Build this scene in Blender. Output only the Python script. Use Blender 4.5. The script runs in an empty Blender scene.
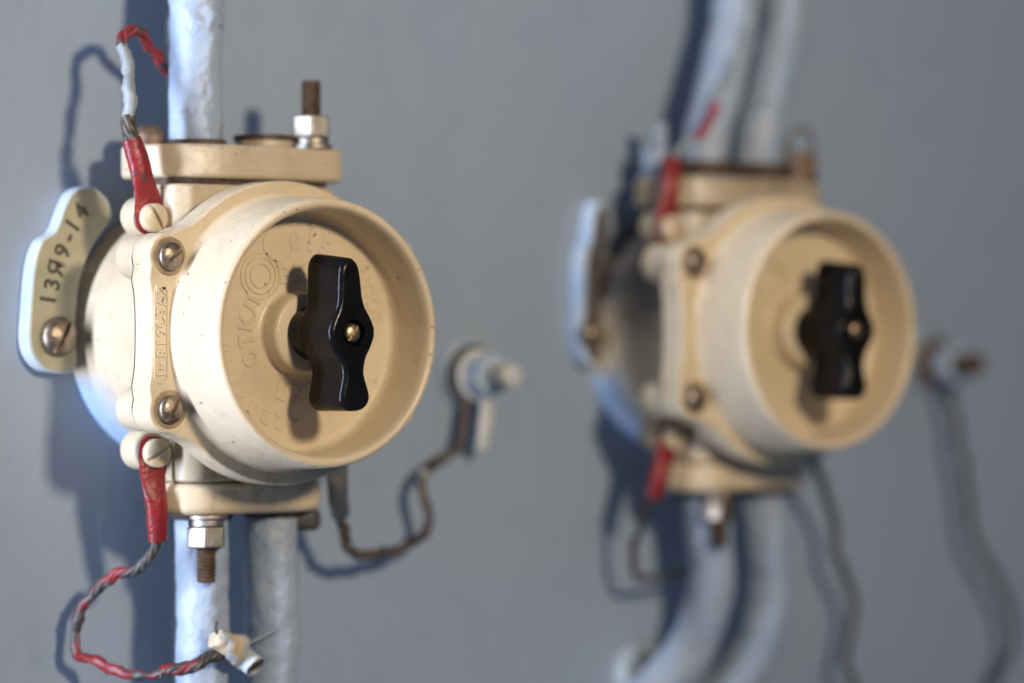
import bpy, bmesh, math, random
from mathutils import Vector, Matrix, noise
random.seed(7)
R = math.radians
SC = bpy.context.scene
COL = SC.collection
MM = 0.001

# ------------------------------------------------------------------ camera
# wall = plane y 0, room on the -y side; lengths below are millimetres off the left switch's axis
TH = R(38.5)
cam_d = bpy.data.cameras.new('camera')
cam = bpy.data.objects.new('camera', cam_d)
COL.objects.link(cam)
cam.location = (-0.7237, -1.1216, -0.0032)
cam.rotation_euler = (R(90), 0, -TH)
cam_d.sensor_width = 36
cam_d.lens = 116.9
cam_d.clip_start = 0.05
cam_d.clip_end = 50
cam_d.dof.use_dof = True
cam_d.dof.focus_distance = 1.240
cam_d.dof.aperture_fstop = 2.8
cam_d.dof.aperture_blades = 9
SC.camera = cam

# ------------------------------------------------------------------ world and lamps
world = bpy.data.worlds.new('World')
SC.world = world
world.use_nodes = True
bg = world.node_tree.nodes['Background']
bg.inputs[0].default_value = (0.48, 0.64, 1.0, 1)
bg.inputs[1].default_value = 0.15


def area(name, loc, target, size, power, col, size_y=None):
    d = bpy.data.lights.new(name, 'AREA')
    d.energy = power
    d.color = col
    d.shape = 'RECTANGLE'
    d.size = size
    d.size_y = size_y or size
    o = bpy.data.objects.new(name, d)
    COL.objects.link(o)
    o.location = loc
    o.rotation_euler = (Vector(target) - Vector(loc)).to_track_quat('-Z', 'Y').to_euler()
    return o


area('work_lamp', (-0.05, -0.98, 0.285), (0.05, 0, 0), 0.085, 7.4, (1.0, 0.83, 0.61))
area('cool_side_light', (-1.40, -0.066, 0.06), (0.0, -0.06, 0), 0.12, 55, (0.70, 0.79, 1.0), 1.5)  # unseen cool strip, shaped so left-facing sides light up but flange fronts don't

SC.view_settings.view_transform = 'Standard'
SC.view_settings.look = 'None'
SC.view_settings.exposure = 0
SC.view_settings.gamma = 1
SC.cycles.max_bounces = 8


# ------------------------------------------------------------------ materials
class Mat:
    def __init__(s, name, rough=0.5, metal=0.0, coat=0.0, spec=0.5):
        s.m = bpy.data.materials.new(name)
        s.m.use_nodes = True
        s.nt = s.m.node_tree
        s.p = s.nt.nodes['Principled BSDF']
        s.p.inputs['Roughness'].default_value = rough
        s.p.inputs['Metallic'].default_value = metal
        s.p.inputs['Coat Weight'].default_value = coat
        s.p.inputs['Specular IOR Level'].default_value = spec
        s.tc = s.nt.nodes.new('ShaderNodeTexCoord')

    def n(s, t):
        return s.nt.nodes.new(t)

    def l(s, a, b):
        s.nt.links.new(a, b)

    def noise(s, scale, detail=4, rough=0.55, off=(0, 0, 0), stretch=(1, 1, 1)):
        mp = s.n('ShaderNodeMapping')
        mp.inputs['Location'].default_value = off
        mp.inputs['Scale'].default_value = stretch
        s.l(s.tc.outputs['Object'], mp.inputs[0])
        t = s.n('ShaderNodeTexNoise')
        t.inputs['Scale'].default_value = scale
        t.inputs['Detail'].default_value = detail
        t.inputs['Roughness'].default_value = rough
        s.l(mp.outputs[0], t.inputs['Vector'])
        return t.outputs['Fac']

    def ramp(s, fac, a, b):
        r = s.n('ShaderNodeMapRange')
        r.inputs['From Min'].default_value = a
        r.inputs['From Max'].default_value = b
        s.l(fac, r.inputs['Value'])
        return r.outputs['Result']

    def axis(s, i):
        x = s.n('ShaderNodeSeparateXYZ')
        s.l(s.tc.outputs['Object'], x.inputs[0])
        return x.outputs[i]

    def math(s, op, a, b):
        m = s.n('ShaderNodeMath')
        m.operation = op
        m.use_clamp = op == 'MULTIPLY'
        for k, v in ((0, a), (1, b)):
            if isinstance(v, (int, float)):
                m.inputs[k].default_value = v
            else:
                s.l(v, m.inputs[k])
        return m.outputs[0]

    def mix(s, fac, a, b):
        m = s.n('ShaderNodeMix')
        m.data_type = 'RGBA'
        for k, v in ((0, fac), (6, a), (7, b)):
            if isinstance(v, tuple):
                m.inputs[k].default_value = (*v, 1)
            elif isinstance(v, (int, float)):
                m.inputs[k].default_value = v
            else:
                s.l(v, m.inputs[k])
        return m.outputs[2]

    def colour(s, c):
        if isinstance(c, tuple):
            s.p.inputs['Base Color'].default_value = (*c, 1)
        else:
            s.l(c, s.p.inputs['Base Color'])

    def bump(s, h, dist, strength=1.0):
        b = s.n('ShaderNodeBump')
        b.inputs['Distance'].default_value = dist
        b.inputs['Strength'].default_value = strength
        s.l(h, b.inputs['Height'])
        s.l(b.outputs[0], s.p.inputs['Normal'])

    def rough(s, fac, a, b):
        r = s.n('ShaderNodeMapRange')
        r.inputs['To Min'].default_value = a
        r.inputs['To Max'].default_value = b
        s.l(fac, r.inputs['Value'])
        s.l(r.outputs[0], s.p.inputs['Roughness'])


CREAM = (0.64, 0.53, 0.372)
CREAM2 = (0.56, 0.453, 0.298)
BLUE = (0.272, 0.336, 0.432)
PALE = (0.30, 0.385, 0.51)


def cream(name, over=None, soot=0.0, dirt=0.5, seed=0.0, dim=1.0):
    """cream enamel; over = (h0, h1) mm off the wall where the wall's blue paint was brushed over it"""
    m = Mat(name, 0.34)
    c = m.mix(m.ramp(m.noise(24, 4, 0.6, (seed, 0, 0)), 0.35, 0.7), tuple(q * dim for q in CREAM), tuple(q * dim for q in CREAM2))
    c = m.mix(m.math('MULTIPLY', m.ramp(m.noise(15, 5, 0.65, (seed, 6, 5)), 0.5, 0.75), min(1.0, dirt * 1.3)), c, (0.44 * dim, 0.33 * dim, 0.20 * dim))
    g = m.math('MULTIPLY', m.ramp(m.noise(70, 6, 0.7, (seed, 3, 1)), 0.53, 0.76), dirt)
    c = m.mix(g, c, (0.30, 0.22, 0.13))
    sp = m.math('MULTIPLY', m.ramp(m.noise(330, 2, 0.5, (seed, 1, 7)), 0.715, 0.75), 0.8)
    c = m.mix(sp, c, (0.06, 0.045, 0.03))
    if over:
        h = m.math('MULTIPLY', m.axis(1), -1000.0) if False else m.math('ADD', m.axis(1), m.math('MULTIPLY', m.noise(38, 3, 0.6, (seed, 9, 0)), 0.02))
        f = m.ramp(h, -(over[1] - 10) * MM, -(over[0] - 10) * MM)
        low = m.ramp(m.math('ADD', m.axis(2), m.math('MULTIPLY', m.noise(30, 3), 0.02)), -0.006, -0.014)
        c = m.mix(m.math('MULTIPLY', f, low), c, (0.34, 0.47, 0.68))
    if soot:
        z0 = (0.014, 0.044) if over else (0.045, 0.11)
        z = m.math('ADD', m.axis(2), m.math('MULTIPLY', m.noise(34, 5, 0.65, (seed, 4, 2)), 0.055))
        f = m.math('MULTIPLY', m.ramp(z, *z0), soot)
        c = m.mix(f, c, (0.075, 0.062, 0.06))
    m.colour(c)
    m.rough(m.noise(45, 4, 0.6, (seed, 2, 2)), 0.24, 0.50)
    hgt = m.math('ADD', m.noise(150, 3, 0.5, (seed, 0, 4)), m.math('MULTIPLY', m.noise(700, 2), 0.12))
    m.bump(hgt, 0.0007, 0.55)
    return m.m


def wall_paint():
    m = Mat('wall_paint', 0.42)
    c = m.mix(m.ramp(m.noise(6, 5, 0.6), 0.3, 0.72), BLUE, (0.29, 0.346, 0.422))
    c = m.mix(m.math('MULTIPLY', m.ramp(m.noise(28, 6, 0.7, (2, 0, 5)), 0.52, 0.78), 0.55), c, (0.22, 0.275, 0.36))
    c = m.mix(m.math('MULTIPLY', m.ramp(m.noise(16, 5, 0.65, (7, 0, 3), (1, 1, 0.22)), 0.5, 0.75), 0.35), c, (0.33, 0.375, 0.43))
    c = m.mix(m.math('MULTIPLY', m.ramp(m.noise(95, 3, 0.5, (5, 0, 1)), 0.74, 0.78), 0.5), c, (0.16, 0.14, 0.12))
    m.colour(c)
    m.rough(m.noise(30, 4), 0.36, 0.58)
    m.bump(m.math('ADD', m.noise(60, 4, 0.55), m.math('MULTIPLY', m.noise(260, 3), 0.3)), 0.0010, 0.16)
    return m.m


def pipe_paint(name, seed):
    m = Mat(name, 0.40)
    c = m.mix(m.ramp(m.noise(40, 5, 0.6, (seed, 0, 0)), 0.3, 0.75), PALE, (0.37, 0.425, 0.50))
    c = m.mix(m.math('MULTIPLY', m.ramp(m.noise(120, 6, 0.7, (seed, 2, 0)), 0.58, 0.74), 0.35), c, (0.25, 0.31, 0.42))
    c = m.mix(m.math('MULTIPLY', m.ramp(m.noise(75, 4, 0.6, (seed, 5, 3)), 0.63, 0.70), 0.6), c, (0.13, 0.12, 0.115))
    c = m.mix(m.math('MULTIPLY', m.ramp(m.noise(30, 5, 0.7, (seed, 8, 1), (1, 1, 0.35)), 0.52, 0.72), 0.4), c, (0.26, 0.27, 0.27))
    m.colour(c)
    m.rough(m.noise(90, 4), 0.3, 0.6)
    m.bump(m.math('ADD', m.noise(85, 5, 0.6, (seed, 0, 2)), m.math('MULTIPLY', m.noise(260, 3), 0.35)), 0.0022, 0.7)
    return m.m


def plain(name, c1, c2, rough, metal=0.0, scale=150, lo=0.35, hi=0.65, bump=0.0004, coat=0.0, third=None):
    m = Mat(name, rough, metal, coat)
    c = m.mix(m.ramp(m.noise(scale, 4, 0.6), lo, hi), c1, c2)
    if third:
        c = m.mix(m.ramp(m.noise(scale * 0.8, 5, 0.7, (3, 1, 2)), third[1], third[1] + 0.08), c, third[0])
    m.colour(c)
    m.rough(m.noise(scale * 1.4, 3), max(0.05, rough - 0.12), rough + 0.15)
    if bump:
        m.bump(m.noise(scale * 2.2, 4, 0.6), bump, 0.6)
    return m.m


M_cream_body = cream('cream_enamel_body', (4, 24), 0, 0.5, 0.0)
M_cream_soot = cream('sooty_cream_enamel', (4, 24), 0.92, 0.7, 3.0)
M_cream = cream('cream_enamel', None, 0, 0.42, 1.0)
M_cream_dirty_dim = cream('grimy_dimmed_cream_enamel', None, 0, 0.95, 2.0, 0.84)  # grime, with weaker lamp light on the top plate painted in as darker base
M_cream_face = cream('cream_enamel_face', None, 0, 0.27, 5.0)
M_cream_sootplate = cream('sooty_plate_enamel', None, 0.55, 0.95, 4.0)
M_wall = wall_paint()
M_pipe = [pipe_paint('pale_blue_paint_%d' % i, i * 3.1) for i in range(3)]
M_tag = plain('weathered_tag_paint', (0.31, 0.295, 0.19), (0.38, 0.34, 0.23), 0.45, scale=60, bump=0.0006, third=((0.30, 0.30, 0.23), 0.66))
M_tag_side = plain('tag_edge_paint', (0.38, 0.45, 0.52), (0.46, 0.50, 0.52), 0.5, scale=60)
M_seat = plain('worn_brown_paint', (0.36, 0.27, 0.16), (0.20, 0.13, 0.075), 0.5, scale=170, bump=0.001)
M_soot = plain('sooty_paint', (0.055, 0.047, 0.045), (0.10, 0.085, 0.075), 0.6, scale=50)
M_ink = plain('stamped_mark', (0.035, 0.03, 0.025), (0.08, 0.07, 0.05), 0.7)
M_red = plain('red_sleeve', (0.26, 0.013, 0.018), (0.18, 0.012, 0.014), 0.36, scale=110, bump=0.0012, third=((0.055, 0.04, 0.035), 0.575))
M_redwire = plain('red_peeling_wire', (0.20, 0.014, 0.017), (0.05, 0.042, 0.04), 0.45, scale=62, lo=0.46, hi=0.50, third=((0.15, 0.16, 0.16), 0.57))
M_greywire = plain('painted_grey_wire', (0.31, 0.34, 0.335), (0.22, 0.245, 0.25), 0.5, scale=150, third=((0.08, 0.05, 0.03), 0.66))
M_darkwire = plain('dark_twisted_wire', (0.035, 0.03, 0.028), (0.11, 0.085, 0.06), 0.45, scale=120, third=((0.32, 0.33, 0.31), 0.58))
M_darkwire_plain = plain('dark_grimy_wire', (0.03, 0.03, 0.03), (0.07, 0.065, 0.06), 0.5, scale=120)
M_steel = plain('zinc_steel', (0.42, 0.40, 0.36), (0.28, 0.25, 0.20), 0.48, 1.0, 160, third=((0.20, 0.12, 0.065), 0.59), bump=0.0002)
M_brass = plain('tarnished_screw', (0.48, 0.36, 0.23), (0.30, 0.22, 0.14), 0.38, 1.0, 220, third=((0.10, 0.065, 0.04), 0.66), bump=0.0003)
M_grimscrew = plain('grimy_screw', (0.30, 0.245, 0.185), (0.15, 0.11, 0.08), 0.36, 0.85, 240, third=((0.07, 0.05, 0.035), 0.60), bump=0.0004)
M_rust = plain('rusty_thread', (0.20, 0.135, 0.085), (0.11, 0.07, 0.045), 0.5, 0.55, 300, bump=0.0004)
M_rubber = plain('rust_brown_packing', (0.035, 0.025, 0.02), (0.11, 0.07, 0.045), 0.75, scale=200, bump=0.001)
M_black = plain('black_bakelite', (0.004, 0.004, 0.005), (0.007, 0.006, 0.006), 0.20, scale=160, bump=0.00018, third=((0.07, 0.065, 0.06), 0.74))
M_black.node_tree.nodes['Principled BSDF'].inputs['Specular IOR Level'].default_value = 0.15
M_paintblob = plain('flaking_cream_paint', (0.52, 0.41, 0.27), (0.36, 0.40, 0.42), 0.5, scale=110, lo=0.48, hi=0.54, bump=0.002)
M_bluenut = plain('blue_painted_steel', (0.33, 0.45, 0.62), (0.52, 0.58, 0.64), 0.42, scale=110, third=((0.10, 0.075, 0.06), 0.68), bump=0.001)


# ------------------------------------------------------------------ mesh helpers: input (x, h, z) in mm, h = distance off the wall
def V(p):
    return Vector((p[0] * MM, -p[1] * MM, p[2] * MM))


def sharp_bevel(bm, off, seg=3, ang=28):
    bm.normal_update()
    ed = [e for e in bm.edges if len(e.link_faces) == 2 and e.calc_face_angle(0) > R(ang)]
    bmesh.ops.bevel(bm, geom=ed, offset=off * MM, segments=seg, profile=0.5, affect='EDGES', clamp_overlap=True)


def done(name, bm, mat, parent=None, bevel=0, seg=3, smooth=40, mats=None):
    bmesh.ops.remove_doubles(bm, verts=bm.verts, dist=1e-7)
    bmesh.ops.recalc_face_normals(bm, faces=bm.faces)
    if bevel:
        sharp_bevel(bm, bevel, seg)
        bmesh.ops.recalc_face_normals(bm, faces=bm.faces)
    me = bpy.data.meshes.new(name)
    bm.to_mesh(me)
    bm.free()
    for p in me.polygons:
        p.use_smooth = True
    me.set_sharp_from_angle(angle=R(smooth))
    me.materials.append(mat)
    for m in mats or ():
        me.materials.append(m)
    o = bpy.data.objects.new(name, me)
    COL.objects.link(o)
    if parent:
        o.parent = parent
    if bevel:
        w = o.modifiers.new('weighted_normals', 'WEIGHTED_NORMAL')
        w.keep_sharp = True
    return o


def lathe(bm, prof, axis='h', c=(0, 0, 0), seg=64, matrix=None):
    """prof = (radius, height) pairs turned round an axis through c"""
    rings = []
    for r, t in prof:
        ring = []
        for k in range(seg if r > 1e-6 else 1):
            a = 2 * math.pi * k / seg
            if axis == 'h':
                p = (c[0] + r * math.cos(a), c[1] + t, c[2] + r * math.sin(a))
            elif axis == 'z':
                p = (c[0] + r * math.cos(a), c[1] + r * math.sin(a), c[2] + t)
            else:
                p = (c[0] + t, c[1] + r * math.cos(a), c[2] + r * math.sin(a))
            ring.append(bm.verts.new(V(p)))
        rings.append(ring)
    for a, b in zip(rings, rings[1:]):
        n = max(len(a), len(b))
        for k in range(n):
            q = [a[k % len(a)], a[(k + 1) % len(a)], b[(k + 1) % len(b)], b[k % len(b)]]
            u = []
            for v in q:
                if v not in u:
                    u.append(v)
            if len(u) > 2:
                bm.faces.new(u)
    return bm


def prism(bm, outline, t0, t1, axis='h', mid=None):
    """outline polygon swept from t0 to t1 along h (outline = x, z) or z (outline = x, h)"""
    def P(p, t):
        return V((p[0], t, p[1])) if axis == 'h' else V((p[0], p[1], t))
    a = [bm.verts.new(P(p, t0)) for p in outline]
    b = [bm.verts.new(P(p, t1)) for p in (mid or outline)]
    n = len(outline)
    bm.faces.new(a)
    bm.faces.new(b)
    for k in range(n):
        bm.faces.new((a[k], a[(k + 1) % n], b[(k + 1) % n], b[k]))
    return bm


def rrect(x0, x1, y0, y1, r, n=6):
    out = []
    for cx, cy, a0 in ((x1 - r, y1 - r, 0), (x0 + r, y1 - r, 90), (x0 + r, y0 + r, 180), (x1 - r, y0 + r, 270)):
        for k in range(n + 1):
            a = R(a0 + 90 * k / n)
            out.append((cx + r * math.cos(a), cy + r * math.sin(a)))
    return out


def spline(pts, step=1.5, closed=False, fixed=0):
    """Catmull-Rom through points of any dimension, sampled about every step mm"""
    pts = [Vector(p) for p in pts]
    n = len(pts)
    out = []
    for i in range(n if closed else n - 1):
        if closed:
            p0, p1, p2, p3 = pts[i - 1], pts[i], pts[(i + 1) % n], pts[(i + 2) % n]
        else:
            p1, p2 = pts[i], pts[i + 1]
            p0 = pts[i - 1] if i else p1 * 2 - p2
            p3 = pts[i + 2] if i + 2 < n else p2 * 2 - p1
        k = fixed or max(1, int((p2 - p1).length / step))
        for j in range(k):
            t = j / k
            out.append(0.5 * ((2 * p1) + (p2 - p0) * t + (2 * p0 - 5 * p1 + 4 * p2 - p3) * t * t + (3 * p1 - p0 - 3 * p2 + p3) * t ** 3))
    if not closed:
        out.append(pts[-1])
    return out


def frames(path):
    """parallel-transported (tangent, normal, binormal) along a path in mm"""
    T = []
    for i in range(len(path)):
        a, b = path[max(0, i - 1)], path[min(len(path) - 1, i + 1)]
        T.append((b - a).normalized())
    ref = Vector((0, 1, 0)) if abs(T[0].y) < 0.9 else Vector((1, 0, 0))
    N = (ref - T[0] * ref.dot(T[0])).normalized()
    out = []
    for t in T:
        N = (N - t * N.dot(t)).normalized()
        out.append((t, N.copy(), t.cross(N)))
    return out


def tube(bm, path, radius, seg=12, lump=0.0, lscale=0.06, cap=True, seed=0, offs=None, flat=None):
    """sweep along path (mm); radius number or function of 0..1; flat(t) -> (scale along h, scale across)"""
    fr = frames(path)
    rings = []
    n = len(path)
    for i, (p, (t, N, B)) in enumerate(zip(path, fr)):
        u = i / (n - 1)
        r = radius(u) if callable(radius) else radius
        fa, fb = flat(u) if flat else (1, 1)
        ring = []
        for k in range(seg):
            a = 2 * math.pi * k / seg
            d = N * math.cos(a) * fa + B * math.sin(a) * fb
            rr = r
            if lump:
                rr += lump * noise.fractal((p + d * r) * lscale + Vector((seed, seed, 0)), 0.6, 2.0, 4)
            q = p + d * rr
            ring.append(bm.verts.new(V(q)))
        rings.append(ring)
    for a, b in zip(rings, rings[1:]):
        for k in range(seg):
            bm.faces.new((a[k], a[(k + 1) % seg], b[(k + 1) % seg], b[k]))
    if cap:
        bm.faces.new(rings[0])
        bm.faces.new(rings[-1])
    return bm


def rope(bm, path, r, strands=4, pitch=17, seg=7, wob=0.25, seed=0):
    fr = frames(path)
    L = [0]
    for a, b in zip(path, path[1:]):
        L.append(L[-1] + (b - a).length)
    rs = r * 0.56
    for s in range(strands):
        sp = []
        for p, (t, N, B), l in zip(path, fr, L):
            a = 2 * math.pi * (l / pitch + s / strands) + 0.6 * noise.noise(p * 0.05 + Vector((seed, 0, 0)))
            q = (r - rs) * (1 + wob * noise.noise(p * 0.12 + Vector((s * 7.3, seed, 0))))
            sp.append(p + (N * math.cos(a) + B * math.sin(a)) * q)
        tube(bm, sp, rs, seg, lump=0.22, lscale=0.35, seed=s + seed)
    return bm


def empty(name, loc, label, cat, group=None):
    o = bpy.data.objects.new(name, None)
    o.empty_display_size = 0.02
    COL.objects.link(o)
    o.location = V(loc)
    o['label'] = label
    o['category'] = cat
    if group:
        o['group'] = group
    return o


def tag(o, label, cat, group=None):
    o['label'] = label
    o['category'] = cat
    if group:
        o['group'] = group
    return o


_glyph = {}


def glyph(ch, bold=0.0):
    """vertices (x, y) and faces of one character, 1 unit high text, centred on its width"""
    if (ch, bold) not in _glyph:
        cu = bpy.data.curves.new('glyph', 'FONT')
        cu.body = ch
        cu.size = 1.0
        cu.resolution_u = 3
        cu.offset = bold
        cu.extrude = 0.02
        cu.bevel_depth = 0.035
        cu.bevel_resolution = 0
        ob = bpy.data.objects.new('glyph', cu)
        COL.objects.link(ob)
        dg = bpy.context.evaluated_depsgraph_get()
        me = bpy.data.meshes.new_from_object(ob.evaluated_get(dg))
        vs = [tuple(v.co) for v in me.vertices]
        fs = [tuple(p.vertices) for p in me.polygons]
        bpy.data.objects.remove(ob)
        bpy.data.curves.remove(cu)
        bpy.data.meshes.remove(me)
        xs = [v[0] for v in vs] or [0]
        cx = (min(xs) + max(xs)) / 2
        _glyph[(ch, bold)] = ([(x - cx, y - 0.36, z) for x, y, z in vs], fs)
    return _glyph[(ch, bold)]


def put_glyph(bm, ch, size, centre, ang, h0, h1, bold=0.0):
    vs, fs = glyph(ch, bold)
    ca, sa = math.cos(ang), math.sin(ang)
    nv = []
    zm = max(abs(v[2]) for v in vs)
    for x, y, z in vs:
        X, Y = x * size, y * size
        nv.append(bm.verts.new(V((centre[0] + X * ca - Y * sa, h0 + (h1 - h0) * (z + zm) / (2 * zm), centre[1] + X * sa + Y * ca))))
    for f in fs:
        try:
            bm.faces.new([nv[i] for i in f])
        except ValueError:
            pass


def arc_text(bm, text, r, a0, step, size, h0, h1, bold=0.0):
    """letters clockwise round the axis, tops outward, starting at angle a0 (degrees)"""
    for i, ch in enumerate(text):
        a = R(a0 - step * i)
        if ch != ' ':
            put_glyph(bm, ch, size, (r * math.cos(a), r * math.sin(a)), a - math.pi / 2, h0, h1, bold)


def ring_mark(bm, c, r, w, h0, h1, a0=0, a1=360, seg=40):
    n = max(6, int(seg * (a1 - a0) / 360))
    full = a1 - a0 >= 360
    rows = []
    for k in range(n if full else n + 1):
        a = R(a0 + (a1 - a0) * k / n)
        rows.append([bm.verts.new(V((c[0] + q * math.cos(a), h, c[1] + q * math.sin(a)))) for q, h in ((r - w, h0), (r - w * 0.6, h1), (r + w * 0.6, h1), (r + w, h0))])
    for k in range(len(rows) if full else len(rows) - 1):
        a, b = rows[k], rows[(k + 1) % len(rows)]
        for j in range(3):
            bm.faces.new((a[j], a[j + 1], b[j + 1], b[j]))


_slot_mesh = {}


def slotted(r, dome, edge, slot_w, slot_d):
    """domed slotted screw head as a bmesh, base at h 0, centred on 0 (boolean-cut slot)"""
    key = (r, dome, edge, slot_w, slot_d)
    if key not in _slot_mesh:
        bm = bmesh.new()
        prof = [(0, 0), (r, 0), (r, edge * 0.8)]
        for k in range(1, 9):
            a = math.pi / 2 * k / 8
            prof.append((max(0.0, r * math.cos(a)) if k < 8 else 0, edge + dome * math.sin(a)))
        lathe(bm, prof, 'h', seg=40)
        bmesh.ops.recalc_face_normals(bm, faces=bm.faces)
        a = bpy.data.meshes.new('a')
        bm.to_mesh(a)
        bm.free()
        bm = bmesh.new()
        prism(bm, [(-r * 1.3, -slot_w / 2), (r * 1.3, -slot_w / 2), (r * 1.3, slot_w / 2), (-r * 1.3, slot_w / 2)], edge + dome - slot_d, edge + dome + 5)
        bmesh.ops.recalc_face_normals(bm, faces=bm.faces)
        b = bpy.data.meshes.new('b')
        bm.to_mesh(b)
        bm.free()
        _slot_mesh[key] = cut(a, b)
    bm = bmesh.new()
    bm.from_mesh(_slot_mesh[key])
    return bm


def cut(a, b):
    oa, ob = bpy.data.objects.new('a', a), bpy.data.objects.new('b', b)
    COL.objects.link(oa)
    COL.objects.link(ob)
    m = oa.modifiers.new('cut', 'BOOLEAN')
    m.object = ob
    m.operation = 'DIFFERENCE'
    m.solver = 'EXACT'
    dg = bpy.context.evaluated_depsgraph_get()
    me = bpy.data.meshes.new_from_object(oa.evaluated_get(dg))
    bpy.data.objects.remove(oa)
    bpy.data.objects.remove(ob)
    return me


def screw(name, r, dome, edge, pos, ang, mat, parent, slot_w=1.5, slot_d=1.6, tilt=None):
    bm = slotted(r, dome, edge, slot_w, slot_d)
    o = done(name, bm, mat, parent, smooth=35)
    o.location = V(pos)
    o.rotation_euler = (0, ang, 0)
    return o


def threaded(bm, c, r, z0, z1, pitch=1.25, up=1):
    """threaded rod along z with a chamfered end at z1"""
    prof = [(0, 0), (r, 0)]
    L = abs(z1 - z0)
    t = 0.2
    while t < L - 1.2:
        prof += [(r, t), (r - 1.0, t + pitch * 0.5)]
        t += pitch
    prof += [(r - 0.3, L - 1.0), (r - 1.0, L), (0, L)]
    lathe(bm, [(p, z0 + up * q - c[2]) for p, q in prof], 'z', c, 24)


def hexnut(bm, c, af, t0, t1, axis='z', rot=0.0):
    rad = af / math.sqrt(3)
    pts = [(rad * math.cos(R(60 * k) + rot), rad * math.sin(R(60 * k) + rot)) for k in range(6)]
    if axis == 'z':
        prism(bm, [(c[0] + x, c[1] + y) for x, y in pts], t0, t1, 'z')
    else:
        prism(bm, [(c[0] + x, c[2] + y) for x, y in pts], t0, t1, 'h')


# ------------------------------------------------------------------ setting
bm = bmesh.new()
prism(bm, [(-1500, -1200), (2200, -1200), (2200, 1200), (-1500, 1200)], -40, 0)
wall = done('wall', bm, M_wall)
wall['kind'] = 'structure'


# ------------------------------------------------------------------ rotary switch
def mirrored(q):
    out = list(q)
    out += [(-x, z) for x, z in reversed(q)]
    out += [(-x, -z) for x, z in q]
    out += [(x, -z) for x, z in reversed(q)]
    res = []
    for p in out:
        if not res or (abs(p[0] - res[-1][0]) + abs(p[1] - res[-1][1])) > 0.05:
            res.append(p)
    if abs(res[0][0] - res[-1][0]) + abs(res[0][1] - res[-1][1]) < 0.05:
        res.pop()
    return res


LUGX, LUGZ = 52.6, 28.5


def flange_outline():
    q = [(60.3, 0), (60.4, 8), (60.9, 15), (61.8, 20)]
    for a in (-22, 0, 25, 50, 75, 98):
        q.append((LUGX + 9.2 * math.cos(R(a)), LUGZ + 9.2 * math.sin(R(a))))
    q += [(47.5, 39.4), (44.2, 40.3), (40.5, 42.3)]
    a = 50
    while a <= 90:
        q.append((58.2 * math.cos(R(a)), 58.2 * math.sin(R(a))))
        a += 4
    m = mirrored(q)
    return [(p[0], p[1]) for p in spline([(x, z, 0) for x, z in m], 1.6, True)]


HANDLE = [(27.8, 0), (27.3, 2.0), (25.2, 3.9), (22, 4.8), (18, 5.2), (13, 5.6), (9, 6.8), (5.5, 8.8), (2, 10.3), (0, 10.5), (-2.5, 10.1), (-6, 8.4), (-9.5, 6.2), (-13, 5.1), (-16, 4.9),
          (-20, 6.0), (-24, 6.9), (-26.6, 6.1), (-28.4, 4.2), (-29.1, 2.0), (-29.2, 0)]


def handle_outline(grow=0.0, lift=0.0, top=0.0):
    right = [(w + (grow if w > 0.1 else 0), z + (lift + top if z > 20 else (-lift if z < -20 else 0))) for z, w in HANDLE]
    loop = right + [(-x, z) for x, z in reversed(right) if x > 0.1]
    return [(p[0], p[1]) for p in spline([(x, z, 0) for x, z in loop], 1.3, True, 3)]


def terminal_lug(parent, pts, mat, name='cable_lug'):
    """flat ring round the terminal screw that tapers up into a sleeve; pts from ring centre to wire, mm"""
    t = Vector(pts[1]) - Vector(pts[0])
    start = Vector(pts[0]) - t.normalized() * 6.3
    path = spline([start] + [Vector(p) for p in pts], 1.2)
    n = len(path)

    def wid(u):
        prof = [(0, 2.8), (0.04, 4.9), (0.10, 6.2), (0.20, 6.5), (0.32, 6.2), (0.48, 5.1), (0.62, 4.6), (0.85, 4.3), (1, 3.9)]
        for (a, va), (b, vb) in zip(prof, prof[1:]):
            if u <= b:
                return va + (vb - va) * (u - a) / (b - a)
        return prof[-1][1]

    def thick(u):
        k = min(1, max(0, (u - 0.38) / 0.3))
        return 1.0 + (3.2 - 1.0) * k * k * (3 - 2 * k)

    bm = bmesh.new()
    tube(bm, path, wid, 20, lump=0.35, lscale=0.12, flat=lambda u: (thick(u) / wid(u), 1.0), seed=3)
    return done(name, bm, mat, parent, smooth=60)


def plate_top():
    pts = [(-43.5, 27), (-42.5, 34), (-38, 43), (-30, 50.5), (-18, 54), (0, 54.3), (20, 54.3), (36, 53.5), (43.5, 49), (45.8, 40), (45.6, 30), (43, 23), (36, 20), (10, 19.6), (-20, 19.6), (-37, 19.8), (-42, 22)]
    return [(p[0], p[1]) for p in spline([(x, h, 0) for x, h in pts], 2.0, True)]


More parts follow.
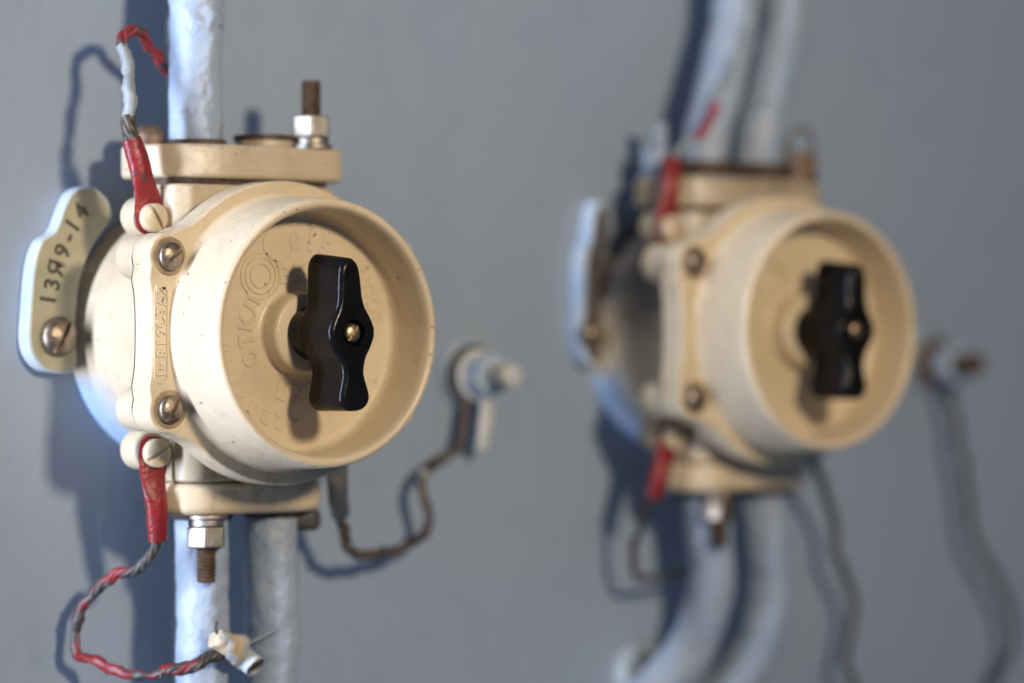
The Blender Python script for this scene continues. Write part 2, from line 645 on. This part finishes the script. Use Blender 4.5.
def build_switch(loc, label, v):
    dz = -6.0 if v else 0.0
    sw = empty('rotary_switch', loc, label, 'switch', 'cream rotary switches on the wall')
    soot = v == 1
    m_body = M_cream_soot if soot else M_cream_body
    m_plate = M_cream_sootplate if soot else M_cream_dirty_dim
    # housing: barrel with necks for the glands and bosses for the cover screws
    bm = bmesh.new()
    lathe(bm, [(0, 0.3), (52.5, 0.3), (52.8, 2.5), (51.0, 5.5), (49.6, 12), (49.4, 30), (50.2, 44), (52.5, 53), (54, 58.5), (54, 60), (0, 60)], 'h', seg=96)
    body = done('housing', bm, m_body, sw, smooth=50)
    for sx in (-1, 1):
        for sz in (-1, 1):
            bm = bmesh.new()
            q = []
            for k in range(0, 13):
                a = R(-90 + 180 * k / 12)
                q.append((LUGX - 0.8 + 8.6 * math.cos(a), LUGZ + 8.6 * math.sin(a)))
            q += [(38, LUGZ + 8.6), (38, LUGZ - 8.6)]
            prism(bm, [(sx * x, sz * z) for x, z in q], 46.5, 59.2)
            done('screw_boss', bm, M_cream, body, bevel=1.6, seg=4)
    for sz in (-1, 1):
        bm = bmesh.new()
        prism(bm, rrect(-39 if sz > 0 else -34, 39 if sz > 0 else 34, 20.5, 55, 9), sz * 26, sz * 57.0 + (dz if sz > 0 else 0), 'z')
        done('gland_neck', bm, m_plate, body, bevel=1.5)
    # ground bosses at the neck's sides
    for sx in (-1, 1):
        for sz in (-1, 1):
            bm = bmesh.new()
            q = []
            for k in range(0, 13):
                a = R(-90 + 180 * k / 12)
                q.append((42.5 + 7.6 * math.cos(a), 44.6 + 7.6 * math.sin(a)))
            q += [(28, 52.2), (28, 37.0)]
            prism(bm, [(sx * x, sz * z) for x, z in q], 33, 44.2)
            done('ground_boss', bm, M_cream, body, bevel=1.8, seg=4)
    bm = bmesh.new()
    prism(bm, [(x * 0.982, z * 0.98) for x, z in flange_outline()], 59.0, 61.1)
    done('gap_shadow_strip', bm, M_rubber, sw, bevel=0.2, seg=1)  # added dark strip that paints in the shadow gap behind the flange
    # cover flange
    bm = bmesh.new()
    prism(bm, flange_outline(), 60.9, 73)
    cov = done('cover_flange', bm, M_cream, sw, bevel=1.1, seg=4)
    for sx in (-1, 1):
        bm = bmesh.new()
        # raised cartouche with the casting number
        o = rrect(-56.3 - 3.1, -56.3 + 3.1, -19.0, 17.8, 2.9)
        ins = rrect(-56.3 - 2.5, -56.3 + 2.5, -18.4, 17.2, 2.3)
        a = [bm.verts.new(V((-sx * x, 72.8, z))) for x, z in o]
        b = [bm.verts.new(V((-sx * x, 73.35, z))) for x, z in o]
        c = [bm.verts.new(V((-sx * x, 73.35, z))) for x, z in ins]
        d = [bm.verts.new(V((-sx * x, 72.8, z))) for x, z in ins]
        for r0, r1 in ((a, b), (b, c), (c, d)):
            for k in range(len(r0)):
                bm.faces.new((r0[k], r0[(k + 1) % len(r0)], r1[(k + 1) % len(r1)], r1[k]))
        if sx < 0:
            pass
        for i, ch in enumerate('1·819С3АЯ'):
            put_glyph(bm, ch, 5.8, (sx * 56.3, (-15.5 + 3.9 * i) * (1 if sx < 0 else -1)), R(90 if sx < 0 else -90), 72.5, 73.5, 0.01)
        done('raised_casting_number', bm, M_cream, cov, smooth=30)
    # rim and dial, one turned cover
    bm = bmesh.new()
    lathe(bm, [(54.2, 72.6), (53.4, 73.05), (52.5, 73.5), (52.0, 74.4), (51.8, 77), (51.2, 91), (50.9, 98.4), (50.6, 100.3), (49.9, 101.5), (48.9, 101.9), (47.8, 101.6), (47.0, 100.5), (46.3, 98), (45.8, 84), (45.2, 81.6), (44.4, 80.4), (43.4, 80.0)], 'h', seg=128)
    rim = done('rim', bm, M_cream_face, cov, smooth=60)
    bm = bmesh.new()
    lathe(bm, [(44.6, 80.4), (43.4, 80.05), (42, 80), (17.4, 80), (16.4, 80.4), (15.9, 81.4), (15.4, 86.6), (14.8, 87.7), (13.8, 88.1), (0, 88.1)], 'h', seg=96)
    dial = done('dial', bm, M_cream_face, cov, smooth=45)
    bm = bmesh.new()
    H0, H1 = 79.55, 80.45
    arc_text(bm, 'ОТКЛ', 23.2, 204, 17.0, 8.6, H0, H1, 0.02)
    arc_text(bm, 'ВКЛ', 23.0, 104, 17.0, 8.6, H0, H1, 0.02)
    arc_text(bm, 'ВКЛ', 23.0, 289, 17.0, 8.6, H0, H1, 0.02)
    arc_text(bm, '~220V', 34.6, 267, 10.6, 8.2, H0, H1, 0.02)
    arc_text(bm, '10', 33.5, 198, 9.0, 7.2, H0, H1, 0.02)
    arc_text(bm, '015', 35.6, 91, 11.5, 9.6, H0, H1, 0.02)
    arc_text(bm, 'ОТКЛ', 37.5, 38, 8.6, 7.0, H0, H1, 0.02)
    for r, w in ((8.8, 0.55), (6.9, 0.45), (4.6, 0.45)):
        ring_mark(bm, (-16.5, 21.6), r, w, H0, H1 - 0.03)
    ring_mark(bm, (-8.4, 34.0), 6.8, 0.55, H0, H1 - 0.03, 100, 350)
    done('raised_lettering', bm, M_cream_face, dial, smooth=30)
    # handle
    bm = bmesh.new()
    prism(bm, handle_outline(0.2, 0.3, 2.0), 93.2, 115.6, 'h', handle_outline(0, 0))
    bmesh.ops.recalc_face_normals(bm, faces=bm.faces)
    bm.normal_update()
    ed = [e for e in bm.edges if len(e.link_faces) == 2 and e.calc_face_angle(0) > R(50)]
    bmesh.ops.bevel(bm, geom=ed, offset=2.3 * MM, segments=6, profile=0.5, affect='EDGES', clamp_overlap=True)
    lathe(bm, [(0, 88.2), (10.0, 88.2), (10.5, 88.8), (10.6, 96), (0, 96)], 'h', seg=40)
    bmesh.ops.recalc_face_normals(bm, faces=bm.faces)
    a = bpy.data.meshes.new('a')
    bm.to_mesh(a)
    bm.free()
    bm = bmesh.new()
    lathe(bm, [(0, 112.6), (4.6, 112.6), (4.9, 115), (5.8, 118), (0, 118)], 'h', seg=40)
    bmesh.ops.recalc_face_normals(bm, faces=bm.faces)
    b = bpy.data.meshes.new('b')
    bm.to_mesh(b)
    bm.free()
    me = cut(a, b)
    bm = bmesh.new()
    bm.from_mesh(me)
    hd = done('handle', bm, M_black, sw, smooth=38)
    hd.location = V((0.6, 0.8, 0))
    w = hd.modifiers.new('weighted_normals', 'WEIGHTED_NORMAL')
    w.keep_sharp = True
    hd.rotation_euler = (0, R(-3.0 if v == 0 else 1.5), 0)
    s = screw('handle_screw', 3.6, 1.7, 2.0, (0, 112.6, 0), R(-50), M_brass, hd, 1.0, 1.3)
    # cover screws, seated in shallow dished spots
    for i, (sx, sz, an) in enumerate(((-1, 1, -35), (-1, -1, -58), (1, 1, 20), (1, -1, 75))):
        bm = bmesh.new()
        lathe(bm, [(7.5, 72.95), (7.2, 73.06), (6.6, 73.10), (5.8, 73.04), (0, 73.03)], 'h', (sx * LUGX, 0, sz * LUGZ), 40)
        done('screw_seat', bm, M_seat, cov, smooth=50)
        screw('cover_screw', 5.3, 2.3, 1.3, (sx * LUGX, 73.1, sz * LUGZ), R(an), M_grimscrew, cov, 1.3, 1.9)
    # mounting ear with its fixing screw
    ear = [(-54.0, -14.0), (-54.0, 1.3), (-53.4, 11), (-51.6, 22), (-46.6, 33.5), (-39.0, 43.6), (-37.6, 46.5), (-39.0, 51.5), (-43.5, 56), (-49, 57.2), (-54.6, 55.2), (-58.5, 49.5), (-61.8, 41.5), (-64.5, 38.2), (-68.6, 36.2), (-71.4, 31), (-73.2, 23.5),
           (-74.6, 9), (-75.2, -2.0), (-73.6, -8.5), (-69.5, -13.2), (-64, -15.2)]
    if v == 1:
        ear = [(-52 + (x + 52) * 0.42, z) for x, z in ear]
    sp = [(p[0], p[1]) for p in spline([(x, z, 0) for x, z in ear], 1.6, True)]
    bm = bmesh.new()
    prism(bm, sp, 0.3, 8.2)
    er = done('mounting_ear', bm, M_tag_side if v == 0 else M_bluenut, sw, bevel=0.9, seg=3)
    if v == 0:
        bm = bmesh.new()
        cxy = (-62, 20)
        ins = [(cxy[0] + (x - cxy[0]) * 0.93, cxy[1] + (z - cxy[1]) * 0.972) for x, z in sp]
        prism(bm, ins, 8.0, 8.75)
        tg = done('marking_plate', bm, M_tag, er, bevel=0.3, seg=2)
        bm = bmesh.new()
        spots = [(-67.0, 13.0), (-65.2, 18.8), (-63.3, 25.0), (-60.6, 31.8), (-58.2, 37.4), (-56.0, 41.8), (-52.4, 47.4)]
        for ch, (x, z), an in zip('13Я9-14', spots, (82, 80, 74, 68, 62, 58, 52)):
            put_glyph(bm, ch, 9.6, (x, z), R(an), 8.6, 8.86, -0.004)
        mk = done('stamped_marking', bm, M_ink, tg, smooth=30)
        mk['label'] = 'dark stamped characters 13Я9-14'
    else:
        bm = bmesh.new()
        ins = [(-51 + (x + 52) * 0.80, 20 + (z - 20) * 0.93) for x, z in sp]
        prism(bm, ins, 8.0, 8.75)
        done('cover_plate', bm, M_soot, er, bevel=0.3, seg=2)
    screw('ear_screw', 7.7 if v == 0 else 5.0, 4.2, 2.0, (-62.6 if v == 0 else -58, 8.4, -1.2), R(-62), M_grimscrew, er, 1.9, 2.6)
    bm = bmesh.new()
    prism(bm, [(-x, -z) for x, z in sp], 0.3, 8.2)
    done('mounting_ear', bm, M_bluenut, sw, bevel=0.9, seg=3)
    # glands: gasket, clamp plate, studs
    bm = bmesh.new()
    prism(bm, rrect(-36, 39, 23, 50.5, 9), 56.8 + dz, 59.6 + dz, 'z')
    done('gasket', bm, M_rubber, sw, bevel=0.4, seg=2)
    bm = bmesh.new()
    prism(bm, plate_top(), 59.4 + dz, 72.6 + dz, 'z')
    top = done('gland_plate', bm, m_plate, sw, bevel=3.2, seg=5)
    bm = bmesh.new()
    prism(bm, rrect(-37.5, 36.5, 21, 55, 16, 10), -57.2, -69.8, 'z')
    bot = done('gland_plate', bm, M_cream, sw, bevel=3.6, seg=5)

    def stud(parent, x, h, z0, up, length, mats, nut=8.5, rot=0.3):
        bm = bmesh.new()
        lathe(bm, [(0, 0), (8.3, 0), (8.3, up * 1.5), (0, up * 1.5)], 'z', (x, h, z0), 32)
        w1 = done('washer', bm, mats[1], parent, bevel=0.25, seg=2)
        bm = bmesh.new()
        lathe(bm, [(0, up * 1.6), (6.9, up * 1.6), (6.9, up * 4.2), (0, up * 4.2)], 'z', (x, h, z0), 32)
        done('spring_washer', bm, mats[1], parent, bevel=0.3, seg=2)
        bm = bmesh.new()
        hexnut(bm, (x, h, 0), 14.0, z0 + up * 4.4, z0 + up * (4.4 + nut), 'z', rot)
        done('nut', bm, mats[1], parent, bevel=0.7, seg=3)
        bm = bmesh.new()
        threaded(bm, (x, h, z0), 4.2, z0, z0 + up * length, 1.45, up)
        done('stud', bm, mats[0], parent, smooth=20)

    if v == 0:
        stud(top, 30.0, 47.0, 72.6, 1, 27, (M_rust, M_steel), 8.5, 0.10)
        bm = bmesh.new()
        lathe(bm, [(0, 0), (6.2, 0), (6.4, 3), (5.6, 6), (3.5, 7.6), (0, 8.2)], 'z', (-31, 25, 72.8), 24)
        done('bolt_head', bm, M_rust, top, smooth=50)
        stud(bot, -20.3, 48.5, -69.8, -1, 26, (M_rust, M_steel), 8.0, 0.1)
        bm = bmesh.new()
        hexnut(bm, (31, 37, 0), 17, -69.6, -78, 'z', 0.2)
        done('bolt_head', bm, M_darkwire_plain, bot, bevel=2.4, seg=4)
        bm = bmesh.new()
        lathe(bm, [(0, 0), (11.2, 0), (11.6, 1.2), (10.9, 3.6), (10.2, 4.1), (0, 4.2)], 'z', (14.2, 37, 72.7), 48)
        pg = done('blanking_plug', bm, M_cream_dirty_dim, top, smooth=30)
        bm = bmesh.new()
        lathe(bm, [(9.6, 4.1), (10.0, 5.1), (11.5, 5.0), (12.0, 4.2), (11.9, 3.0), (11.0, 2.8)], 'z', (14.2, 37, 72.7), 48)
        done('packing_ring', bm, M_rubber, pg, smooth=50)
    else:
        stud(top, -31, 25, 72.6 + dz, 1, 24, (M_bluenut, M_bluenut), 8.0)
        stud(top, 31.5, 48.5, 72.6 + dz, 1, 12, (M_rust, M_rust), 8.0)
        stud(bot, -17, 48.5, -69.8, -1, 24, (M_rust, M_grimscrew), 8.0, 0.1)
    for px, pz, up, pl in ((-17, 72.4 + dz, 1, top), (15, 72.4 + dz, 1, top), (-14.5, -69.8, -1, bot), (18.5, -69.8, -1, bot)):
        if v == 0 and px == 15:
            continue
        bm = bmesh.new()
        t = [bm]
        pth = [Vector((px, 37, pz + up * q)) for q in ((0, 1.5, 3, 4.5, 6, 7.5) if v and up > 0 else (0, 0.8, 1.6, 2.4))]
        tube(bm, pth, lambda u: 12.4 - 1.2 * u + (2.0 if v else 0), 40, lump=2.6 if v else 0.9, lscale=0.35, seed=px)
        done('packing_ring', bm, M_rubber, pl, smooth=50)
    # ground terminals
    for sx, sz, an in ((-1, 1, 62), (-1, -1, -30), (1, 1, 10), (1, -1, 40)):
        x, z = sx * (44 if sz > 0 else 42.6), sz * (43.8 if sz > 0 else 45.6)
        bm = bmesh.new()
        lathe(bm, [(0, 44.0), (6.4, 44.0), (6.4, 45.2), (0, 45.2)], 'h', (x, 0, z), 32)
        done('washer', bm, M_steel, sw, bevel=0.2, seg=2)
        screw('ground_screw', 5.5, 1.6, 2.8, (x, 47.0, z), R(an), M_cream, sw, 1.9, 2.0)
    return sw


sw1 = build_switch((0, 0, 0), 'nearer cream rotary switch with a stamped olive ear plate, in sharp focus', 0)
sw2 = build_switch((261.5, 0, 1.5), 'farther blurred cream rotary switch with a soot-darkened housing', 1)


# ------------------------------------------------------------------ conduit pipes
def pipe(pts, label, k, r=10.3, lump=0.8, crust=None):
    path = spline(pts, 1.5)
    bm = bmesh.new()
    tube(bm, path, r, 48, lump=lump, lscale=0.055, seed=k * 5.7)
    if crust:                       # thick wrinkled paint over a stretch of the pipe
        for v in bm.verts:
            z = v.co.z / MM
            f = math.exp(-((z - crust[0]) / crust[1]) ** 2)
            n = noise.ridged_multi_fractal(v.co * 95, 0.9, 2.1, 4, 1.0, 2.0)
            v.co += Vector((v.co.x + 0.017, v.co.y + 0.037, 0)).normalized() * f * (n - 1.0) * 1.3 * MM
    return tag(done('conduit_pipe', bm, M_pipe[k % 3], smooth=60), label, 'pipe', 'pale blue conduit pipes')


pipe([(-17.3, 37, 74), (-17.5, 37, 95), (-17.3, 37, 120), (-17, 37, 145), (-17, 37, 190)], 'single pale blue pipe rising from the nearer switch', 0, crust=(126, 9))
pipe([(-14.5, 37, -71), (-14.3, 37, -95), (-14.8, 37, -120), (-14.6, 36.6, -145), (-14.6, 36, -190)], 'straight pale blue pipe below the nearer switch, behind its threaded stud', 1)
pipe([(18.3, 37, -71), (18.3, 37, -95), (19.2, 37, -115), (18.2, 36, -140), (16.0, 35, -190)], 'pale blue pipe below the nearer switch, right one of its pair', 2)
pipe([(245, 37, 67), (248.5, 37, 89), (256, 36, 107), (263, 34, 125), (268.5, 32, 139), (271.5, 30, 161), (272, 29, 200)], 'blurred pale blue pipe above the sooty switch, left one leaning right', 1)
pipe([(276, 37, 67), (279, 37, 90), (285, 36, 108), (293, 34, 127), (298.5, 32, 141), (301, 30, 163), (301.5, 29, 200)], 'blurred pale blue pipe above the sooty switch, right one leaning right', 2)
pipe([(247, 37, -68), (250, 36.4, -88), (254, 33, -107), (254.5, 27.5, -126), (250, 20.5, -142), (238, 14.5, -157), (218, 11.5, -168), (190, 11.3, -175)], 'blurred pale blue pipe bending to the left under the sooty switch, left one', 0)
pipe([(280, 37, -68), (284.5, 36.4, -90), (289, 33, -109), (290, 28, -130), (286, 21, -148), (277, 14.5, -164), (259, 11.5, -176), (230, 11.3, -184)], 'blurred pale blue pipe bending to the left under the sooty switch, right one', 1)


# ------------------------------------------------------------------ ground wires
def wire(label, parts, lug=None, lug_mat=None):
    """parts = (name, points, radius, material, strands)"""
    w = empty('ground_wire', parts[0][1][0], label, 'wire', 'ground wires of the switches')
    off = Vector(parts[0][1][0])
    if lug:
        o = terminal_lug(w, [Vector(p) - off for p in lug], lug_mat)
    for name, pts, r, mat, st in parts:
        path = spline([Vector(p) - off for p in pts], 1.0)
        for i, q in enumerate(path):
            f = min(1, i / 8, (len(path) - 1 - i) / 8)
            path[i] = q + noise.noise_vector((q + off) * 0.12) * 1.9 * f
        bm = bmesh.new()
        if st:
            rope(bm, path, r, st, 19, seed=len(pts))
        else:
            tube(bm, path, r, 14, lump=0.9, lscale=0.2, seed=len(pts))
        done(name, bm, mat, w, smooth=60)
    return w


wire('grey and red ground wire looping over to the pipe above the nearer switch',
     [('bare_strands', [(-52.4, 46, 73), (-52.7, 45.5, 77), (-52.9, 45, 82)], 3.1, M_darkwire, 4),
      ('grey_section', [(-52.9, 45, 80.5), (-52.5, 44, 86), (-51.6, 42.5, 92), (-49.9, 40, 98.3), (-49.3, 37, 104.5), (-49.4, 34, 109.6)], 2.3, M_greywire, 0),
      ('red_section', [(-49.6, 34.5, 109.0), (-48.4, 33, 111.8), (-45.2, 32, 114.4), (-41.5, 31.5, 116.2), (-38.5, 31, 116.2), (-36, 30.5, 113.9), (-33, 29, 110), (-29.5, 28, 106.8), (-25, 25, 104), (-20, 23.5, 102)], 2.4, M_redwire, 3)],
     [(-44.2, 46, 43.8), (-46.0, 46.6, 52.4), (-49.4, 47, 63.7), (-52.4, 46, 73.6)], M_red)
w = wire('red and black twisted ground wire looping beside the lower pipe, under the nearer switch',
         [('bare_strands', [(-39.9, 45, -78.0), (-40.3, 43.5, -82), (-41.8, 40, -86.3), (-43.7, 35, -89.6), (-47.2, 28, -92.9), (-49.8, 21, -97.0), (-52.2, 17, -101.0)], 2.3, M_redwire, 4),
          ('red_section', [(-51.8, 17.5, -100.4), (-54.0, 13.6, -105), (-55.4, 12, -108.8), (-56.5, 11, -116.6), (-56.2, 12, -122.6), (-52.4, 16, -127.0), (-47.3, 26, -130.4), (-42.6, 38, -131.0), (-36.8, 47, -129.0)], 1.95, M_redwire, 0),
          ('wire_end', [(-38.5, 44.5, -129.6), (-33, 49.5, -128.0), (-26.3, 52, -126.1), (-20, 52.2, -124.2), (-13, 52, -122.0)], 2.7, M_redwire, 5)],
         [(-42.6, 46, -45.6), (-43.2, 46.8, -55.5), (-41.6, 47, -67.3), (-39.9, 45, -78.9)], M_red)
w = wire('dark twisted ground wire running from the nearer switch to the nearer wall stud',
         [('bare_strands', [(53.2, 34.3, -72), (56.5, 31, -78), (60.5, 28, -84.5), (64.0, 25.5, -87.5), (72.7, 22, -90.7), (80, 21, -90.6), (88.4, 20, -89.0), (97, 19, -87.4), (105.0, 18, -84.4), (110.0, 17.2, -79), (110.8, 17, -75), (109.0, 16, -69.1), (107.2, 15.4, -63), (109.5, 14.6, -58.5), (114.3, 13, -55.2), (122, 11.8, -51.3), (128, 11, -48.8), (133.5, 9.4, -44.6), (135.2, 8.3, -39), (136.2, 7.4, -33.5), (139.0, 6.6, -27.0)], 2.4, M_darkwire, 3)],
         [(42.6, 46, -45.6), (45.5, 43, -56), (49.3, 38.5, -66.0), (53.4, 34.2, -72.6)], M_steel)
tagged = wire('red lugged ground wire rising over the gland of the sooty switch',
              [('bare_strands', [(222, 44, 75), (226, 43, 79.5), (231, 45, 83.5), (236, 49, 89), (240, 50.5, 98), (247, 49.5, 108.6), (257, 47, 124), (266, 45, 136.5), (271, 44, 150), (272, 43, 170)], 1.8, M_greywire, 3),
               ('red_section', [(232.5, 46.5, 84.6), (236, 49.2, 89), (238.5, 50.2, 94), (241, 50.5, 99.5)], 2.3, M_red, 0)],
              [(217.4, 46, 45.0), (216.7, 47, 53), (218.5, 46.4, 64.0), (222.0, 44, 75.4)], M_red)
wire('thin red-ended ground wire hanging by the lower left pipe of the sooty switch',
     [('bare_strands', [(210, 45, -70), (210.6, 40, -75), (211.6, 36, -80), (213.0, 30, -89.0), (215.1, 25, -98.0), (217.5, 23, -103.0), (222, 22, -106.2), (228.0, 22, -106.8), (237, 22, -106), (246, 22, -105), (252, 22.5, -104)], 1.7, M_redwire, 3)],
     [(218.5, 46, -44.0), (214.8, 47, -52), (211.4, 47, -61.3), (210.0, 45, -70.4)], M_red)
wire('dark wavy ground wire hanging off the right side of the sooty switch',
     [('bare_strands', [(311.5, 37, -55), (317, 34, -61), (324, 30.5, -67.5), (330.5, 27, -74.5), (335.5, 24.6, -82), (338.8, 23.2, -90), (340.0, 22, -98.7), (343, 21.4, -105), (348, 20.8, -113), (352, 20.3, -119), (353.2, 20, -126), (351.6, 20, -135), (349.6, 20, -143), (349.6, 20, -152), (353, 20, -163), (357, 20, -180)], 2.2, M_darkwire_plain, 3)],
     [(304.1, 46, -44.1), (305.8, 44, -48), (308.5, 40.5, -51.5), (311.8, 36.8, -55.4)], M_darkwire)
wire('dark ground wire hanging down the wall from the farther stud',
     [('bare_strands', [(420.2, 12.5, -24), (420.6, 15, -30), (422.2, 17.8, -36), (423.2, 19, -44), (424.6, 19.5, -54), (428.2, 20, -64), (430.2, 20, -75), (430.4, 20, -86), (434.4, 20, -95.5), (441.0, 20, -105.1), (448, 20, -114.5), (454.6, 20, -124), (459, 20, -134), (460, 20, -143), (457, 20, -153.5), (450.5, 20, -163.5), (443, 20, -175), (440, 20, -190)], 2.2, M_darkwire_plain, 3)])


# ------------------------------------------------------------------ crimped clip on the pipe and stray end
cl = empty('wire_clip', (-10, 51, -123), 'cream flaking wire clip with a dark hole, lying across the lower pipe', 'clip')
bm = bmesh.new()
o = Vector((-10, 51, -123))
pth = spline([(-10.5, 3.6, 6.5), (-5.5, 4.2, 4.0), (0, 3.6, 1.0), (4.5, 2.0, -2.5), (8.5, 0.6, -6.2)], 1.0)
tube(bm, pth, lambda u: 3.0 + 2.3 * math.sin(math.pi * min(1, 0.15 + u * 0.8)) ** 2, 18, lump=1.5, lscale=0.22, seed=4)
done('strap', bm, M_paintblob, cl, smooth=60)
bm = bmesh.new()
pth = spline([(3.0, 0.5, -0.5), (4.6, 3.6, -2.8), (5.6, 7.6, -5.6)], 0.8)
tube(bm, pth, 4.1, 20, lump=0.8, lscale=0.25, cap=False, seed=9)
tube(bm, pth, 3.0, 20, lump=0.5, lscale=0.25, cap=False, seed=9)
done('ferrule', bm, M_tag_side, cl, smooth=60)
bm = bmesh.new()
tube(bm, pth[:-1], 2.9, 16)
done('ferrule_hole', bm, M_rubber, cl, smooth=60)
bm = bmesh.new()
tube(bm, spline([(0, 3.0, 1), (7, 2.0, 3.4), (14, 0, 5.0), (23.4, -2.0, 7.4)], 1.0), lambda u: 0.75 - 0.35 * u, 8, lump=0.2, lscale=0.3)
done('stray_strand', bm, M_greywire, cl, smooth=60)
bm = bmesh.new()
tube(bm, spline([(-9.5, 4.5, 7.5), (-11, 5.0, 10), (-10.5, 5, 13.0)], 0.8), 0.6, 8)
done('stray_strand', bm, M_darkwire, cl, smooth=60)


# ------------------------------------------------------------------ wall studs
def wall_stud(loc, label, tail, mats):
    s = empty('grounding_stud', loc, label, 'stud', 'grounding studs on the wall')
    bm = bmesh.new()
    lathe(bm, [(0, 0.2), (14, 0.2), (14, 2.4), (0, 2.4)], 'h', seg=40)
    done('base_washer', bm, mats[0], s, bevel=0.5, seg=2)
    # folded cable eye, rusty along its top
    bm = bmesh.new()
    tube(bm, spline([(-6, 5, -10), (-10.5, 5, -2), (-8, 5, 7), (0, 5, 11), (8, 5, 7), (10.5, 5, -1), (6, 5, -9)], 1.2), 2.3, 10, lump=0.5, lscale=0.25)
    done('cable_eye', bm, mats[1], s, smooth=60)
    bm = bmesh.new()
    lathe(bm, [(0, 7.6), (11, 7.6), (11, 10), (0, 10)], 'h', seg=36)
    done('washer', bm, mats[2], s, bevel=0.5, seg=2)
    bm = bmesh.new()
    hexnut(bm, (0, 0, 0), 16.5, 10.4, 19.5, 'h', 0.35)
    done('nut', bm, mats[0], s, bevel=1.0, seg=3)
    bm = bmesh.new()
    lathe(bm, [(0, 2), (5.0, 2), (5.0, 27), (5.6, 30), (4.8, 32.5), (2.5, 33.6), (0, 33.8)], 'h', seg=28)
    done('stud_end', bm, mats[2], s, smooth=45)
    if tail:
        bm = bmesh.new()
        pth = spline([(1.5, 12, -8), (1, 14, -14), (0, 14, -22), (-1.5, 13.6, -31)], 1.0)
        tube(bm, pth, lambda u: 3.6 - 0.6 * u, 14, lump=0.5, lscale=0.2, flat=lambda u: (0.35, 1))
        done('lug_tail', bm, mats[2], s, smooth=60)
    return s


M_whitish = plain('old_white_paint', (0.60, 0.60, 0.56), (0.48, 0.50, 0.50), 0.5, scale=100, bump=0.001)
wall_stud((143, 0, -17.5), 'white-ended grounding stud on the wall between the two switches', True, (M_bluenut, M_darkwire, M_whitish))
wall_stud((423, 0, -14), 'rust-topped grounding stud on the wall right of the sooty switch', False, (M_bluenut, M_rust, M_rust))

# ring clip low on the wall at the frame's bottom edge
bm = bmesh.new()
for r0, h0, h1 in ((13, 0.3, 5.5),):
    lathe(bm, [(8.0, h0), (13.0, h0), (13.3, 4.0), (11.5, 6.5), (9.0, 6.0), (8.0, 4.0), (8.0, h0)], 'h', seg=40)
rc = done('pipe_bushing', bm, M_greywire, smooth=50)
rc.location = V((239, 0, -150))
tag(rc, 'blurred grey ring bushing on the wall beside the bending pipe, bottom edge', 'bushing')

# lead seal wire looped over the sooty switch's gland nut
bm = bmesh.new()
lp = spline([(289.5, 45, 68), (287.0, 46, 80), (287.2, 48, 87), (291, 49, 91.4), (296, 50, 90), (298.0, 51, 84), (297.6, 51.5, 68)], 1.0)
rope(bm, lp, 1.2, 2, 8)
sl = done('seal_wire', bm, M_darkwire, smooth=60)
tag(sl, 'thin dark wire loop standing on the gland of the sooty switch', 'seal wire')
